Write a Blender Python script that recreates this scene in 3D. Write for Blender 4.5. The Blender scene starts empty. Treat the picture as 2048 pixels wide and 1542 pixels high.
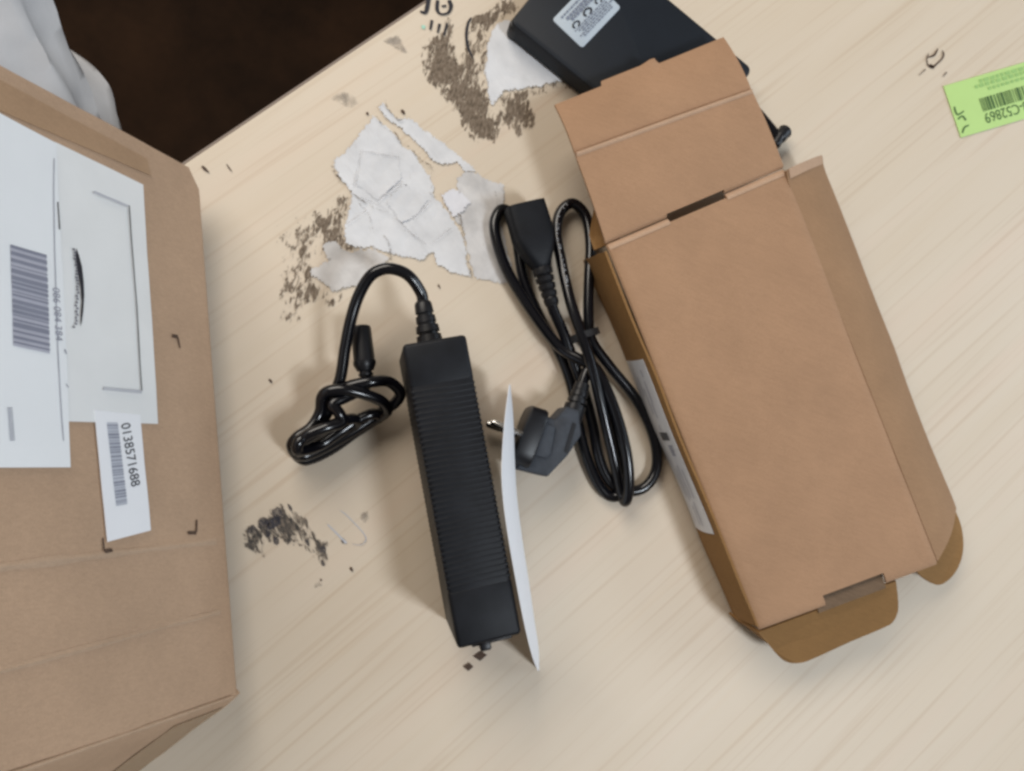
import bpy, bmesh, math, random
import numpy as np
from mathutils import Vector, Matrix, noise as mnoise

rnd = random.Random(7)
SC = bpy.context.scene
COL = SC.collection

# ---------------------------------------------------------------- camera
# phone held about 47 cm above the desk, tipped 11 degrees; world Z is up, the desk top is z = 0 (metres)
FPX, CX, CY, CAMH = 1547.0, 1024.0, 771.0, 0.47
_d = Vector(((750.0 - CX) / FPX, -(900.0 - CY) / FPX, -1.0)).normalized()
_Z = -_d
_X = (Vector((1, 0, 0)) - _Z * _Z.x).normalized()
_Y = _Z.cross(_X)
ROT = Matrix((_X, _Y, _Z))                      # camera axes -> world axes
CAM = Vector((0, 0, CAMH))
cam_data = bpy.data.cameras.new('camera')
cam = bpy.data.objects.new('camera', cam_data)
COL.objects.link(cam)
cam.matrix_world = Matrix.Translation(CAM) @ ROT.to_4x4()
cam_data.sensor_width = 36.0
cam_data.lens = 36.0 * FPX / 2048.0
cam_data.clip_start = 0.01
cam_data.clip_end = 50.0
SC.camera = cam

# ---------------------------------------------------------------- world, lamps, exposure
world = bpy.data.worlds.new('World')
SC.world = world
world.use_nodes = True
world.node_tree.nodes['Background'].inputs[0].default_value = (1.0, 0.90, 0.78, 1)
world.node_tree.nodes['Background'].inputs[1].default_value = 0.13
SC.view_settings.view_transform = 'Standard'
SC.view_settings.look = 'None'
SC.view_settings.exposure = 0.0
SC.view_settings.gamma = 1.0
SC.cycles.filter_width = 2.9
SC.cycles.use_denoising = True


def area_lamp(name, loc, target, sx, sy, power, color):
    ld = bpy.data.lights.new(name, 'AREA')
    ld.shape = 'RECTANGLE'
    ld.size, ld.size_y = sx, sy
    ld.energy = power
    ld.color = color
    o = bpy.data.objects.new(name, ld)
    COL.objects.link(o)
    o.location = loc
    o.rotation_euler = (Vector(target) - Vector(loc)).to_track_quat('-Z', 'Y').to_euler()
    return o


area_lamp('ceiling_lamp_cool', (0.95, -0.70, 1.80), (0.0, 0.0, 0), 0.28, 0.45, 22.0, (0.86, 0.93, 1.0))
area_lamp('ceiling_lamp_warm', (-0.50, 1.00, 1.00), (0.05, 0.20, 0), 1.1, 0.7, 17.0, (1.0, 0.925, 0.83))
area_lamp('cool_side_fill', (1.45, 0.25, 0.62), (-0.1, 0.05, 0.05), 0.8, 0.7, 7.0, (0.74, 0.87, 1.0))  # unseen soft cool fill, added at the right to brighten the parcel face


# ---------------------------------------------------------------- helpers
def at(px, py, z=0.0):
    """the point at height z that the survey of the photograph sees at (px, py)"""
    r = ROT @ Vector(((px - CX) / FPX, -(py - CY) / FPX, -1.0))
    return CAM + r * ((z - CAMH) / r.z)


def on_plane(px, py, P, n):
    r = ROT @ Vector(((px - CX) / FPX, -(py - CY) / FPX, -1.0))
    return CAM + r * ((P - CAM).dot(n) / r.dot(n))


def tag(o, label=None, cat=None, group=None, kind=None):
    if label: o['label'] = label
    if cat: o['category'] = cat
    if group: o['group'] = group
    if kind: o['kind'] = kind
    return o


def thing(name, loc, label, cat, group=None):
    o = bpy.data.objects.new(name, None)
    o.empty_display_size = 0.02
    COL.objects.link(o)
    o.location = Vector(loc)
    return tag(o, label, cat, group)


def root_loc(o):
    v = Vector((0, 0, 0))
    while o is not None:
        v += o.location
        o = o.parent
    return v


def obj(name, verts, faces, material, parent=None, smooth=None, mats=None):
    """ONE mesh object from world-space vertices; smooth = auto-smooth angle in degrees"""
    me = bpy.data.meshes.new(name)
    off = root_loc(parent) if parent else Vector((0, 0, 0))
    me.from_pydata([tuple(Vector(v) - off) for v in verts], [], faces)
    me.materials.append(material)
    bm = bmesh.new()
    bm.from_mesh(me)
    bmesh.ops.recalc_face_normals(bm, faces=bm.faces[:])
    bm.to_mesh(me)
    bm.free()
    if smooth is not None:
        me.polygons.foreach_set('use_smooth', [True] * len(me.polygons))
        me.set_sharp_from_angle(angle=math.radians(smooth))
    me.update()
    o = bpy.data.objects.new(name, me)
    COL.objects.link(o)
    if parent: o.parent = parent
    return o


class MB:
    def __init__(self): self.v, self.f = [], []

    def add(self, v, f):
        b = len(self.v)
        self.v += [Vector(x) for x in v]
        self.f += [[b + i for i in q] for q in f]
        return self

    def build(self, name, m, parent=None, smooth=None): return obj(name, self.v, self.f, m, parent, smooth)


def prism(pts, th, n=None):
    """slab whose top outline is pts, th thick, away from normal n"""
    pts = [Vector(p) for p in pts]
    if n is None:
        n = Vector((0, 0, 0))
        for i in range(len(pts)):
            n += (pts[i] - pts[0]).cross(pts[(i + 1) % len(pts)] - pts[0])
        n.normalize()
        if n.z < 0: n = -n
    k = len(pts)
    v = pts + [p - n * th for p in pts]
    f = [list(range(k)), list(range(2 * k - 1, k - 1, -1))]
    f += [[i, (i + 1) % k, k + (i + 1) % k, k + i] for i in range(k)]
    return v, f


def sheet(us, vs, pos, th, skip=None):
    """curved slab: pos(u, v) is the top surface, th its thickness; skip(uc, vc) leaves a cell open"""
    nu, nv = len(us), len(vs)
    top = [[Vector(pos(u, v)) for v in vs] for u in us]
    bot = []
    for i in range(nu):
        row = []
        for j in range(nv):
            du = top[min(i + 1, nu - 1)][j] - top[max(i - 1, 0)][j]
            dv = top[i][min(j + 1, nv - 1)] - top[i][max(j - 1, 0)]
            row.append((du.cross(dv)).normalized())
        bot.append(row)
    sgn = 1
    V = [top[i][j] for i in range(nu) for j in range(nv)]
    V += [top[i][j] - bot[i][j] * th * sgn for i in range(nu) for j in range(nv)]
    B = nu * nv
    cell = [[not (skip and skip((us[i] + us[i + 1]) / 2, (vs[j] + vs[j + 1]) / 2)) for j in range(nv - 1)] for i in range(nu - 1)]
    F = []
    idx = lambda i, j: i * nv + j
    has = lambda i, j: 0 <= i < nu - 1 and 0 <= j < nv - 1 and cell[i][j]
    for i in range(nu - 1):
        for j in range(nv - 1):
            if not cell[i][j]: continue
            a, b, c, d = idx(i, j), idx(i + 1, j), idx(i + 1, j + 1), idx(i, j + 1)
            F.append([a, b, c, d])
            F.append([B + d, B + c, B + b, B + a])
            if not has(i - 1, j): F.append([d, a, B + a, B + d][::-1])
            if not has(i + 1, j): F.append([b, c, B + c, B + b][::-1])
            if not has(i, j - 1): F.append([a, b, B + b, B + a][::-1])
            if not has(i, j + 1): F.append([c, d, B + d, B + c][::-1])
    used = sorted({k for q in F for k in q})
    m = {k: n for n, k in enumerate(used)}
    return [V[k] for k in used], [[m[k] for k in q] for q in F]


def lin(a, b, n): return [a + (b - a) * i / n for i in range(n + 1)]


def spline(pts, per=8):
    """Catmull-Rom through pts"""
    P = [Vector(p) for p in pts]
    P = [P[0] * 2 - P[1]] + P + [P[-1] * 2 - P[-2]]
    out = []
    for i in range(1, len(P) - 2):
        a, b, c, d = P[i - 1], P[i], P[i + 1], P[i + 2]
        for k in range(per):
            t = k / per
            out.append(0.5 * ((2 * b) + (c - a) * t + (2 * a - 5 * b + 4 * c - d) * t * t + (3 * b - a - 3 * c + d) * t ** 3))
    out.append(P[-2].copy())
    return out


def tube(path, rad, seg=12, caps=True, squash=None):
    """tube along path; rad a number or a list"""
    n = len(path)
    R = rad if isinstance(rad, (list, tuple)) else [rad] * n
    V, F = [], []
    t = (path[1] - path[0]).normalized()
    up = Vector((0, 0, 1)) if abs(t.z) < 0.9 else Vector((1, 0, 0))
    a = t.cross(up).normalized()
    for i, p in enumerate(path):
        t = (path[min(i + 1, n - 1)] - path[max(i - 1, 0)]).normalized()
        a = (a - t * a.dot(t)).normalized()
        b = t.cross(a)
        for k in range(seg):
            an = 2 * math.pi * k / seg
            q = a * math.cos(an) + b * math.sin(an)
            V.append(p + q * R[i])
    for i in range(n - 1):
        for k in range(seg):
            k2 = (k + 1) % seg
            F.append([i * seg + k, i * seg + k2, (i + 1) * seg + k2, (i + 1) * seg + k])
    if caps:
        F.append(list(range(seg))[::-1])
        F.append([(n - 1) * seg + k for k in range(seg)])
    return V, F


def lathe(p0, axis, prof, seg=24):
    """turned body: prof = [(distance along axis, radius)]"""
    axis = axis.normalized()
    path = [p0 + axis * s for s, r in prof]
    V, F = [], []
    up = Vector((0, 0, 1)) if abs(axis.z) < 0.9 else Vector((1, 0, 0))
    a = axis.cross(up).normalized()
    b = axis.cross(a)
    for (s, r), p in zip(prof, path):
        for k in range(seg):
            an = 2 * math.pi * k / seg
            V.append(p + (a * math.cos(an) + b * math.sin(an)) * max(r, 1e-5))
    n = len(prof)
    for i in range(n - 1):
        for k in range(seg):
            k2 = (k + 1) % seg
            F.append([i * seg + k, i * seg + k2, (i + 1) * seg + k2, (i + 1) * seg + k])
    F.append(list(range(seg))[::-1])
    F.append([(n - 1) * seg + k for k in range(seg)])
    return V, F


def rbox(c, ax, ay, az, sx, sy, sz, r=0.002, seg=3):
    """rounded box with centre c, unit axes and full sizes"""
    bm = bmesh.new()
    bmesh.ops.create_cube(bm, size=1.0)
    for v in bm.verts: v.co = Vector((v.co.x * sx, v.co.y * sy, v.co.z * sz))
    if r > 0:
        bmesh.ops.bevel(bm, geom=bm.edges[:] + bm.verts[:], offset=r, segments=seg, affect='EDGES', profile=0.5)
    bm.verts.index_update()
    V = [c + ax * v.co.x + ay * v.co.y + az * v.co.z for v in bm.verts]
    F = [[v.index for v in f.verts] for f in bm.faces]
    bm.free()
    return V, F


def text_mesh(s, size):
    cu = bpy.data.curves.new('txt', 'FONT')
    cu.body = s
    cu.size = size
    o = bpy.data.objects.new('txt', cu)
    COL.objects.link(o)
    bpy.context.view_layer.update()
    me = bpy.data.meshes.new_from_object(o.evaluated_get(bpy.context.evaluated_depsgraph_get()))
    V = [v.co.copy() for v in me.vertices]
    F = [list(p.vertices) for p in me.polygons]
    bpy.data.objects.remove(o)
    bpy.data.curves.remove(cu)
    bpy.data.meshes.remove(me)
    return V, F


# ---------------------------------------------------------------- materials
def new_mat(name):
    m = bpy.data.materials.new(name)
    m.use_nodes = True
    nt = m.node_tree
    b = nt.nodes['Principled BSDF']
    return m, nt, b


def nd(nt, kind, **kw):
    n = nt.nodes.new(kind)
    for k, v in kw.items():
        if k in n.inputs: n.inputs[k].default_value = v
        else: setattr(n, k, v)
    return n


def ramp(nt, fac, stops):
    r = nt.nodes.new('ShaderNodeValToRGB')
    el = r.color_ramp.elements
    while len(el) < len(stops): el.new(0.5)
    for e, (p, c) in zip(el, stops):
        e.position = p
        e.color = (c[0], c[1], c[2], 1) if len(c) == 3 else c
    nt.links.new(fac, r.inputs[0])
    return r.outputs[0]


def mul(c, k): return tuple(x * k for x in c)


def coords(nt, rotz=0.0, scale=(1, 1, 1)):
    """world position, turned and scaled (the same on every part, and it stays with the place)"""
    g = nt.nodes.new('ShaderNodeNewGeometry')
    r = nd(nt, 'ShaderNodeVectorRotate', rotation_type='Z_AXIS')
    r.inputs['Angle'].default_value = rotz
    nt.links.new(g.outputs['Position'], r.inputs['Vector'])
    m = nt.nodes.new('ShaderNodeMapping')
    m.inputs['Scale'].default_value = scale
    nt.links.new(r.outputs[0], m.inputs['Vector'])
    return m.outputs[0]


def nz(nt, vec, scale, detail=3.0, rough=0.55, dist=0.0):
    n = nd(nt, 'ShaderNodeTexNoise')
    n.inputs['Scale'].default_value = scale
    n.inputs['Detail'].default_value = detail
    n.inputs['Roughness'].default_value = rough
    n.inputs['Distortion'].default_value = dist
    nt.links.new(vec, n.inputs['Vector'])
    return n.outputs['Fac']


def bump(nt, b, h, strength, dist=0.001):
    n = nt.nodes.new('ShaderNodeBump')
    n.inputs['Strength'].default_value = strength
    n.inputs['Distance'].default_value = dist
    nt.links.new(h, n.inputs['Height'])
    nt.links.new(n.outputs[0], b.inputs['Normal'])


def mixc(nt, fac, a, b, mode='MIX'):
    m = nt.nodes.new('ShaderNodeMix')
    m.data_type = 'RGBA'
    m.blend_type = mode
    for sock, v in ((m.inputs[0], fac), (m.inputs[6], a), (m.inputs[7], b)):
        if hasattr(v, 'is_linked'): nt.links.new(v, sock)
        elif isinstance(v, (int, float)): sock.default_value = v
        else: sock.default_value = (v[0], v[1], v[2], 1)
    return m.outputs[2]


GRAIN = math.atan2(0.632, 0.775)


def mat_wood():
    m, nt, b = new_mat('maple_laminate')
    v1 = coords(nt, -GRAIN, (5, 75, 1))
    v2 = coords(nt, -GRAIN, (5, 290, 1))
    v3 = coords(nt, -GRAIN, (2.0, 26, 1))
    broad = nz(nt, v3, 1.0, 2, 0.5, 0.5)
    c = ramp(nt, broad, [(0.28, (0.615, 0.52, 0.405)), (0.52, (0.635, 0.545, 0.435)), (0.74, (0.645, 0.53, 0.42))])
    mid = nz(nt, v1, 1.0, 3, 0.6, 0.3)
    c = mixc(nt, 1.0, c, ramp(nt, mid, [(0.30, (0.985, 0.975, 0.965)), (0.55, (1, 1, 1)), (0.78, (1.0, 0.985, 0.965))]), 'MULTIPLY')
    fine = nz(nt, v2, 1.0, 2, 0.5, 0.2)
    c = mixc(nt, 1.0, c, ramp(nt, fine, [(0.30, (0.92, 0.885, 0.85)), (0.45, (1, 1, 1))]), 'MULTIPLY')
    nt.links.new(c, b.inputs['Base Color'])
    b.inputs['Roughness'].default_value = 0.48
    b.inputs['Specular IOR Level'].default_value = 0.35
    bump(nt, b, fine, 0.05, 0.0003)
    return m


def mat_kraft(name, base, streak=0.10, rough=0.85, flute=0.0):
    m, nt, b = new_mat(name)
    v = coords(nt, 0.3, (1, 1, 1))
    a = nz(nt, v, 24, 4, 0.6)
    f = nz(nt, coords(nt, 0.35, (120, 900, 300)), 1.0, 3, 0.6)
    s = nz(nt, v, 1500, 2, 0.7)
    c = ramp(nt, a, [(0.3, mul(base, 0.93)), (0.7, mul(base, 1.06))])
    c = mixc(nt, 1.0, c, ramp(nt, f, [(0.3, (1 - streak,) * 3), (0.65, (1.03, 1.03, 1.03))]), 'MULTIPLY')
    c = mixc(nt, 1.0, c, ramp(nt, s, [(0.3, (0.90, 0.89, 0.87)), (0.6, (1.02, 1.02, 1.02))]), 'MULTIPLY')
    nt.links.new(c, b.inputs['Base Color'])
    b.inputs['Roughness'].default_value = rough
    b.inputs['Specular IOR Level'].default_value = 0.2
    bump(nt, b, s, 0.12, 0.0003)
    return m


def mat_plain(name, col, rough=0.5, spec=0.5, var=0.06, scale=60, metal=0.0, bmp=0.0, bscale=900, coat=0.0):
    m, nt, b = new_mat(name)
    v = coords(nt)
    c = ramp(nt, nz(nt, v, scale, 4, 0.6), [(0.3, mul(col, 1 - var)), (0.7, mul(col, 1 + var))])
    nt.links.new(c, b.inputs['Base Color'])
    b.inputs['Roughness'].default_value = rough
    b.inputs['Specular IOR Level'].default_value = spec
    b.inputs['Metallic'].default_value = metal
    b.inputs['Coat Weight'].default_value = coat
    if bmp: bump(nt, b, nz(nt, v, bscale, 2, 0.6), bmp, 0.0004)
    return m


def mat_grime(name, c1, c2, stretch, rotz, thr=0.5, soft=0.08, opacity=1.0, lo_share=0.33):
    """dried glue: patchy; the mesh attribute 'glue_depth' says how thick it lies"""
    m, nt, b = new_mat(name)
    v = coords(nt, rotz, stretch)
    hi = nz(nt, v, 1.0, 5, 0.72, 0.6)
    lo = nz(nt, coords(nt, rotz, mul(stretch, 0.22)), 1.0, 2, 0.5, 0.8)
    mx = nd(nt, 'ShaderNodeMix')
    mx.inputs[0].default_value = lo_share
    nt.links.new(hi, mx.inputs[2])
    nt.links.new(lo, mx.inputs[3])
    n1 = mx.outputs[0]
    at_ = nd(nt, 'ShaderNodeAttribute', attribute_name='glue_depth')
    add = nd(nt, 'ShaderNodeMath', operation='ADD')
    nt.links.new(n1, add.inputs[0])
    nt.links.new(at_.outputs['Fac'], add.inputs[1])
    mr = nd(nt, 'ShaderNodeMapRange', interpolation_type='SMOOTHSTEP')
    mr.inputs['From Min'].default_value = thr
    mr.inputs['From Max'].default_value = thr + soft
    mr.inputs['To Max'].default_value = opacity
    nt.links.new(add.outputs[0], mr.inputs['Value'])
    nt.links.new(mr.outputs[0], b.inputs['Alpha'])
    col = ramp(nt, nz(nt, coords(nt, rotz, mul(stretch, 1.7)), 1.0, 3, 0.6), [(0.34, mul(c1, 0.55)), (0.44, c1), (0.66, c2)])
    nt.links.new(col, b.inputs['Base Color'])
    b.inputs['Roughness'].default_value = 0.8
    return m


def mat_torn(name, col, line, amt=0.5, gray=0.0):
    """torn paper: fibres, creases and grey rubbed patches"""
    m, nt, b = new_mat(name)
    v = coords(nt, 0.4, (1, 1, 1))
    a = nz(nt, v, 55, 4, 0.6)
    c = ramp(nt, a, [(0.30, mul(col, 0.88 - gray)), (0.60, col)])
    w = nz(nt, coords(nt, 0.9, (22, 90, 1)), 1.0, 3, 0.55, 0.8)
    cr = ramp(nt, w, [(0.30, (1 - amt * 0.22,) * 3), (0.50, (1, 1, 1)), (0.66, (1, 1, 1)), (0.80, (1 - amt * 0.12,) * 3)])
    c = mixc(nt, 1.0, c, cr, 'MULTIPLY')
    s = nz(nt, coords(nt, -0.25, (260, 90, 1)), 1.0, 4, 0.7)
    c = mixc(nt, 1.0, c, ramp(nt, s, [(0.24, line), (0.36, (1, 1, 1))]), 'MULTIPLY')
    nt.links.new(c, b.inputs['Base Color'])
    b.inputs['Roughness'].default_value = 0.55
    b.inputs['Specular IOR Level'].default_value = 0.3
    bump(nt, b, w, 0.5, 0.0012)
    return m


WOOD = mat_wood()
EDGE = mat_plain('edge_band_plastic', (0.22, 0.17, 0.14), 0.5, 0.4)
FLOOR_M = mat_plain('dark_floor', (0.026, 0.0125, 0.006), 0.7, 0.1, 0.45, 9)
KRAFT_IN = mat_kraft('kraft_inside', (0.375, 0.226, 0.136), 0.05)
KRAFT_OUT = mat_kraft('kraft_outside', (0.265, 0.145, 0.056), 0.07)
KRAFT_PCREASE = mat_kraft('kraft_parcel_crease', (0.47, 0.335, 0.235), 0.06)
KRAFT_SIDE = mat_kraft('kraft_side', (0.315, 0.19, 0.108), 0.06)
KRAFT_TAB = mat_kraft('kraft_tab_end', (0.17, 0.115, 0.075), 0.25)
KRAFT_CREASE = mat_kraft('kraft_worn_crease', (0.49, 0.325, 0.22), 0.06)
KRAFT_EDGE = mat_kraft('kraft_raw_edge', (0.52, 0.36, 0.24), 0.10)
KRAFT_PARCEL = mat_kraft('kraft_parcel', (0.465, 0.318, 0.215), 0.06)
TAPE = mat_plain('brown_packing_tape', (0.30, 0.185, 0.10), 0.35, 0.4, 0.05, 40)
PAPER = mat_plain('white_label_paper', (0.80, 0.82, 0.84), 0.6, 0.3, 0.015, 30)
PAPER2 = mat_plain('clear_pouch_over_paper', (0.775, 0.785, 0.785), 0.3, 0.45, 0.03, 25)
LEAF = mat_plain('white_leaflet_paper', (0.84, 0.85, 0.88), 0.6, 0.3, 0.02, 30)
INK = mat_plain('black_ink', (0.02, 0.02, 0.028), 0.6, 0.3)
INK_SOFT = mat_plain('grey_print', (0.27, 0.28, 0.34), 0.6, 0.3, 0.15, 400)
INK_PALE = mat_plain('pale_grey_print', (0.48, 0.49, 0.53), 0.6, 0.3)
INK_BROWN = mat_plain('brown_print', (0.085, 0.055, 0.04), 0.7, 0.2, 0.3, 500)
BLACK = mat_plain('black_matt_plastic', (0.0075, 0.0085, 0.0115), 0.50, 0.22, 0.25, 90, bmp=0.25, bscale=1400)
BLACK_RUB = mat_plain('black_rubber', (0.006, 0.006, 0.008), 0.40, 0.4, 0.1, 60)
CABLE = mat_plain('glossy_black_cable', (0.004, 0.004, 0.006), 0.20, 0.5, 0.1, 40)
GREY_PL = mat_plain('dusty_black_plastic', (0.036, 0.041, 0.051), 0.60, 0.35, 0.22, 180, bmp=0.2)
DEVICE = mat_plain('device_black_plastic', (0.0085, 0.0115, 0.017), 0.55, 0.3, 0.1, 40, bmp=0.12)
LABEL_GREY = mat_plain('silver_grey_label', (0.42, 0.48, 0.54), 0.5, 0.4, 0.04, 60)
STEEL = mat_plain('nickel_plating', (0.75, 0.73, 0.70), 0.22, 0.5, 0.04, 60, metal=1.0)
GREEN = mat_plain('green_sticker_paper', (0.46, 0.66, 0.235), 0.55, 0.3, 0.02, 40)
GREEN_DK = mat_plain('dark_green_print', (0.07, 0.14, 0.045), 0.6, 0.3, 0.3, 500)
GREEN_MID = mat_plain('pale_green_print', (0.30, 0.50, 0.17), 0.6, 0.3, 0.12, 500)
CLOTH = mat_plain('white_cotton', (0.60, 0.595, 0.60), 0.9, 0.2, 0.05, 40, bmp=0.2)
WHITE_STICK = mat_plain('white_sticker', (0.62, 0.62, 0.64), 0.45, 0.4, 0.03, 60)
TIE = mat_plain('black_tie_plastic', (0.02, 0.02, 0.022), 0.35, 0.5)
PRINTW = mat_plain('pale_cable_print', (0.42, 0.44, 0.48), 0.5, 0.4)
TORN = mat_torn('torn_white_paper', (0.665, 0.67, 0.69), (0.80, 0.78, 0.75), 0.4)
TORN_GREY = mat_torn('torn_grey_paper', (0.63, 0.615, 0.61), (0.66, 0.62, 0.58), 0.7, 0.12)
GRIME = mat_grime('dried_glue', (0.135, 0.098, 0.066), (0.25, 0.195, 0.145), (420, 150, 1), 0.25, 0.42, 0.11, 0.95, 0.20)
GRIME_THIN = mat_grime('thin_dried_glue', (0.05, 0.045, 0.042), (0.20, 0.16, 0.125), (330, 130, 1), -0.45, 0.46, 0.14, 0.9, 0.15)
SMUDGE = mat_grime('grey_smudge', (0.30, 0.27, 0.23), (0.38, 0.33, 0.29), (200, 160, 1), 0.5, 0.42, 0.3, 0.6)

# ---------------------------------------------------------------- the room: floor and desk
me = tag(obj('floor', *prism([(-4, -4, -0.74), (4, -4, -0.74), (4, 4, -0.74), (-4, 4, -0.74)], 0.05), FLOOR_M), kind='structure')

G = Vector((0.7756, 0.6312, 0))                 # along the far edge of the desk = along the grain
PP = Vector((0.6312, -0.7756, 0))               # from that edge towards the middle of the desk
E0 = at(375, 325, 0)
desk = thing('desk', E0 + G * 0.2 + PP * 0.4 + Vector((0, 0, -0.74)), 'pale maple laminate desk with stained top and dark edge strip', 'desk')
dq = lambda g, p, z: E0 + G * g + PP * p + Vector((0, 0, z))
obj('tabletop', *prism([dq(-0.55, 0, 0), dq(1.0, 0, 0), dq(1.0, 0.85, 0), dq(-0.55, 0.85, 0)], 0.025), WOOD, desk)
V, F = rbox(dq(0.225, -0.0011, -0.0128), G, PP, Vector((0, 0, 1)), 1.55, 0.002, 0.0245, 0.0008, 2)
obj('edge_strip', V, F, EDGE, desk, 40)
for g in (-0.5, 0.93):
    V, F = rbox(dq(g, 0.42, -0.3835), G, PP, Vector((0, 0, 1)), 0.025, 0.72, 0.713, 0.002, 2)
    obj('side_panel', V, F, WOOD, desk)


# dried glue, smudges and ink on the desk top ---------------------------------
def outline_dist(P, X, Y):
    """distance to the outline P, positive inside"""
    inside = np.zeros(X.shape, bool)
    dist = np.full(X.shape, 9.0)
    for i in range(len(P)):
        a, b = P[i], P[(i + 1) % len(P)]
        cond = ((a[1] > Y) != (b[1] > Y))
        xi = (b[0] - a[0]) * (Y - a[1]) / ((b[1] - a[1]) if abs(b[1] - a[1]) > 1e-12 else 1e-12) + a[0]
        inside ^= cond & (X < xi)
        ab = b - a
        t = np.clip(((X - a[0]) * ab[0] + (Y - a[1]) * ab[1]) / max(ab.dot(ab), 1e-12), 0, 1)
        dist = np.minimum(dist, np.hypot(X - a[0] - t * ab[0], Y - a[1] - t * ab[1]))
    return np.where(inside, dist, -dist)


def glue(name, poly, material, z, edge=0.006, base=0.0, step=0.0012, amp=0.12):
    P = np.array([[at(x, y, 0).x, at(x, y, 0).y] for x, y in poly])
    x0, y0 = P.min(0) - 0.002
    x1, y1 = P.max(0) + 0.002
    nx, ny = int((x1 - x0) / step) + 2, int((y1 - y0) / step) + 2
    X, Y = np.meshgrid(x0 + step * np.arange(nx), y0 + step * np.arange(ny), indexing='ij')
    sd = outline_dist(P, X, Y)
    dens = np.clip(sd / edge, -1, 1)
    dens = np.where(dens > 0, dens * amp, dens * 0.6) + base
    for i in range(nx):
        for j in range(ny):
            q = (X[i, j], Y[i, j])
            dens[i, j] += 0.10 * mnoise.noise(Vector((q[0] * 95, q[1] * 95, 0.5))) + 0.05 * mnoise.noise(Vector((q[0] * 260, q[1] * 160, 2.5)))
    keep = sd > -0.0025
    idx = -np.ones(X.shape, int)
    verts, dl, faces = [], [], []
    for i in range(nx):
        for j in range(ny):
            if keep[i, j]:
                idx[i, j] = len(verts)
                verts.append((X[i, j], Y[i, j], z))
                dl.append(float(dens[i, j]))
    for i in range(nx - 1):
        for j in range(ny - 1):
            q = [idx[i, j], idx[i + 1, j], idx[i + 1, j + 1], idx[i, j + 1]]
            if min(q) >= 0: faces.append([int(k) for k in q])
    o = obj(name, verts, faces, material, desk)
    a = o.data.attributes.new('glue_depth', 'FLOAT', 'POINT')
    a.data.foreach_set('value', dl)
    o['kind'] = 'stuff'
    return o


c6 = lambda L: [(740 + x * .2051, y * .2051) for x, y in L]
c4 = lambda L: [(560 + x * .3243, 180 + y * .3243) for x, y in L]
c7 = lambda L: [(460 + x * .15625, 980 + y * .15625) for x, y in L]
c5 = lambda L: [(1760 + x * .1557, 60 + y * .1557) for x, y in L]
glue('glue_residue', c6([(740, 80), (825, 120), (825, 520), (860, 560), (920, 470), (960, 300), (1000, 180), (1080, 160), (1160, 120),
                         (1260, -60), (1450, -60), (1430, 110), (1250, 220), (1170, 290), (1130, 500), (1110, 700), (1150, 950), (1200, 1060),
                         (1300, 900), (1500, 900), (1900, 770), (1940, 850), (1550, 960), (1610, 1210), (1450, 1330), (1300, 1270),
                         (1250, 1380), (1050, 1430), (950, 1330), (880, 1150), (780, 1050), (640, 850), (560, 790), (510, 700), (510, 560), (480, 450), (600, 370),
                         (720, 320)]), GRIME, 0.0003, 0.009, -0.085, amp=0.15)
glue('glue_residue', c4([(370, 650), (440, 670), (395, 940), (440, 960), (480, 985), (440, 1020), (300, 1060), (230, 1010), (210, 880), (180, 740), (300, 750)]), GRIME, 0.0003, 0.010, -0.09, amp=0.17)
glue('glue_residue', c4([(190, 740), (260, 780), (240, 1010), (200, 1090), (320, 1250), (470, 1190), (410, 1270), (300, 1340), (100, 1440), (0, 1440), (10, 1100), (-10, 850), (80, 790)]), GRIME, 0.0004, 0.012, -0.115, amp=0.08)
glue('glue_residue', c7([(150, 560), (320, 390), (560, 220), (650, 170), (760, 240), (900, 340), (1000, 380), (1250, 700), (1240, 960), (1180, 980),
                         (950, 720), (830, 700), (620, 700), (420, 640), (480, 860), (360, 840), (200, 720)]), GRIME_THIN, 0.0003, 0.006, -0.05, amp=0.13)
glue('grey_smudge', c4([(310, 50), (370, 15), (450, 30), (480, 80), (440, 110), (340, 85)]), SMUDGE, 0.0003, 0.004, 0.0)
glue('brown_smudge', c6([(120, 400), (270, 350), (310, 430), (360, 520), (300, 510), (220, 450)]), SMUDGE, 0.0003, 0.003, 0.05)
glue('grey_smudge', c7([(1690, 290), (1760, 270), (1780, 350), (1720, 420), (1670, 370)]), SMUDGE, 0.0003, 0.002, 0.1)
glue('grey_smudge', c7([(1080, 1200), (1140, 1160), (1180, 1220), (1080, 1260)]), SMUDGE, 0.0003, 0.002, 0.02)


def strokes(name, lines, material, z, parent, flat=0.0002, pt=None, rough=0.0):
    """ink strokes: each (points in the photograph, widths in its pixels)"""
    pt = pt or (lambda x, y: at(x, y, z))
    b = MB()
    for pts, w in lines:
        W = w if isinstance(w, (list, tuple)) else [w] * len(pts)
        P = spline([Vector((x, y, ww)) for (x, y), ww in zip(pts, W)], 14 if rough else 5)
        if rough: P = [p + Vector((rnd.uniform(-rough, rough), rnd.uniform(-rough, rough), 0)) for p in P]
        L, R = [], []
        for i, p in enumerate(P):
            t = P[min(i + 1, len(P) - 1)] - P[max(i - 1, 0)]
            t = Vector((t.x, t.y)).normalized() if Vector((t.x, t.y)).length > 1e-6 else Vector((1, 0))
            jw = max(0.3, p.z * (rnd.uniform(.3, 1.9) if rough else 1 + 0.2 * (rnd.random() - 0.5)))
            L.append((p.x - t.y * jw / 2, p.y + t.x * jw / 2))
            R.append((p.x + t.y * jw / 2, p.y - t.x * jw / 2))
        V = [pt(*q) for q in L] + [pt(*q) for q in R]
        k = len(L)
        b.add(V, [[i, i + 1, k + i + 1, k + i] for i in range(k - 1)])
    return b.build(name, material, parent)


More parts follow.
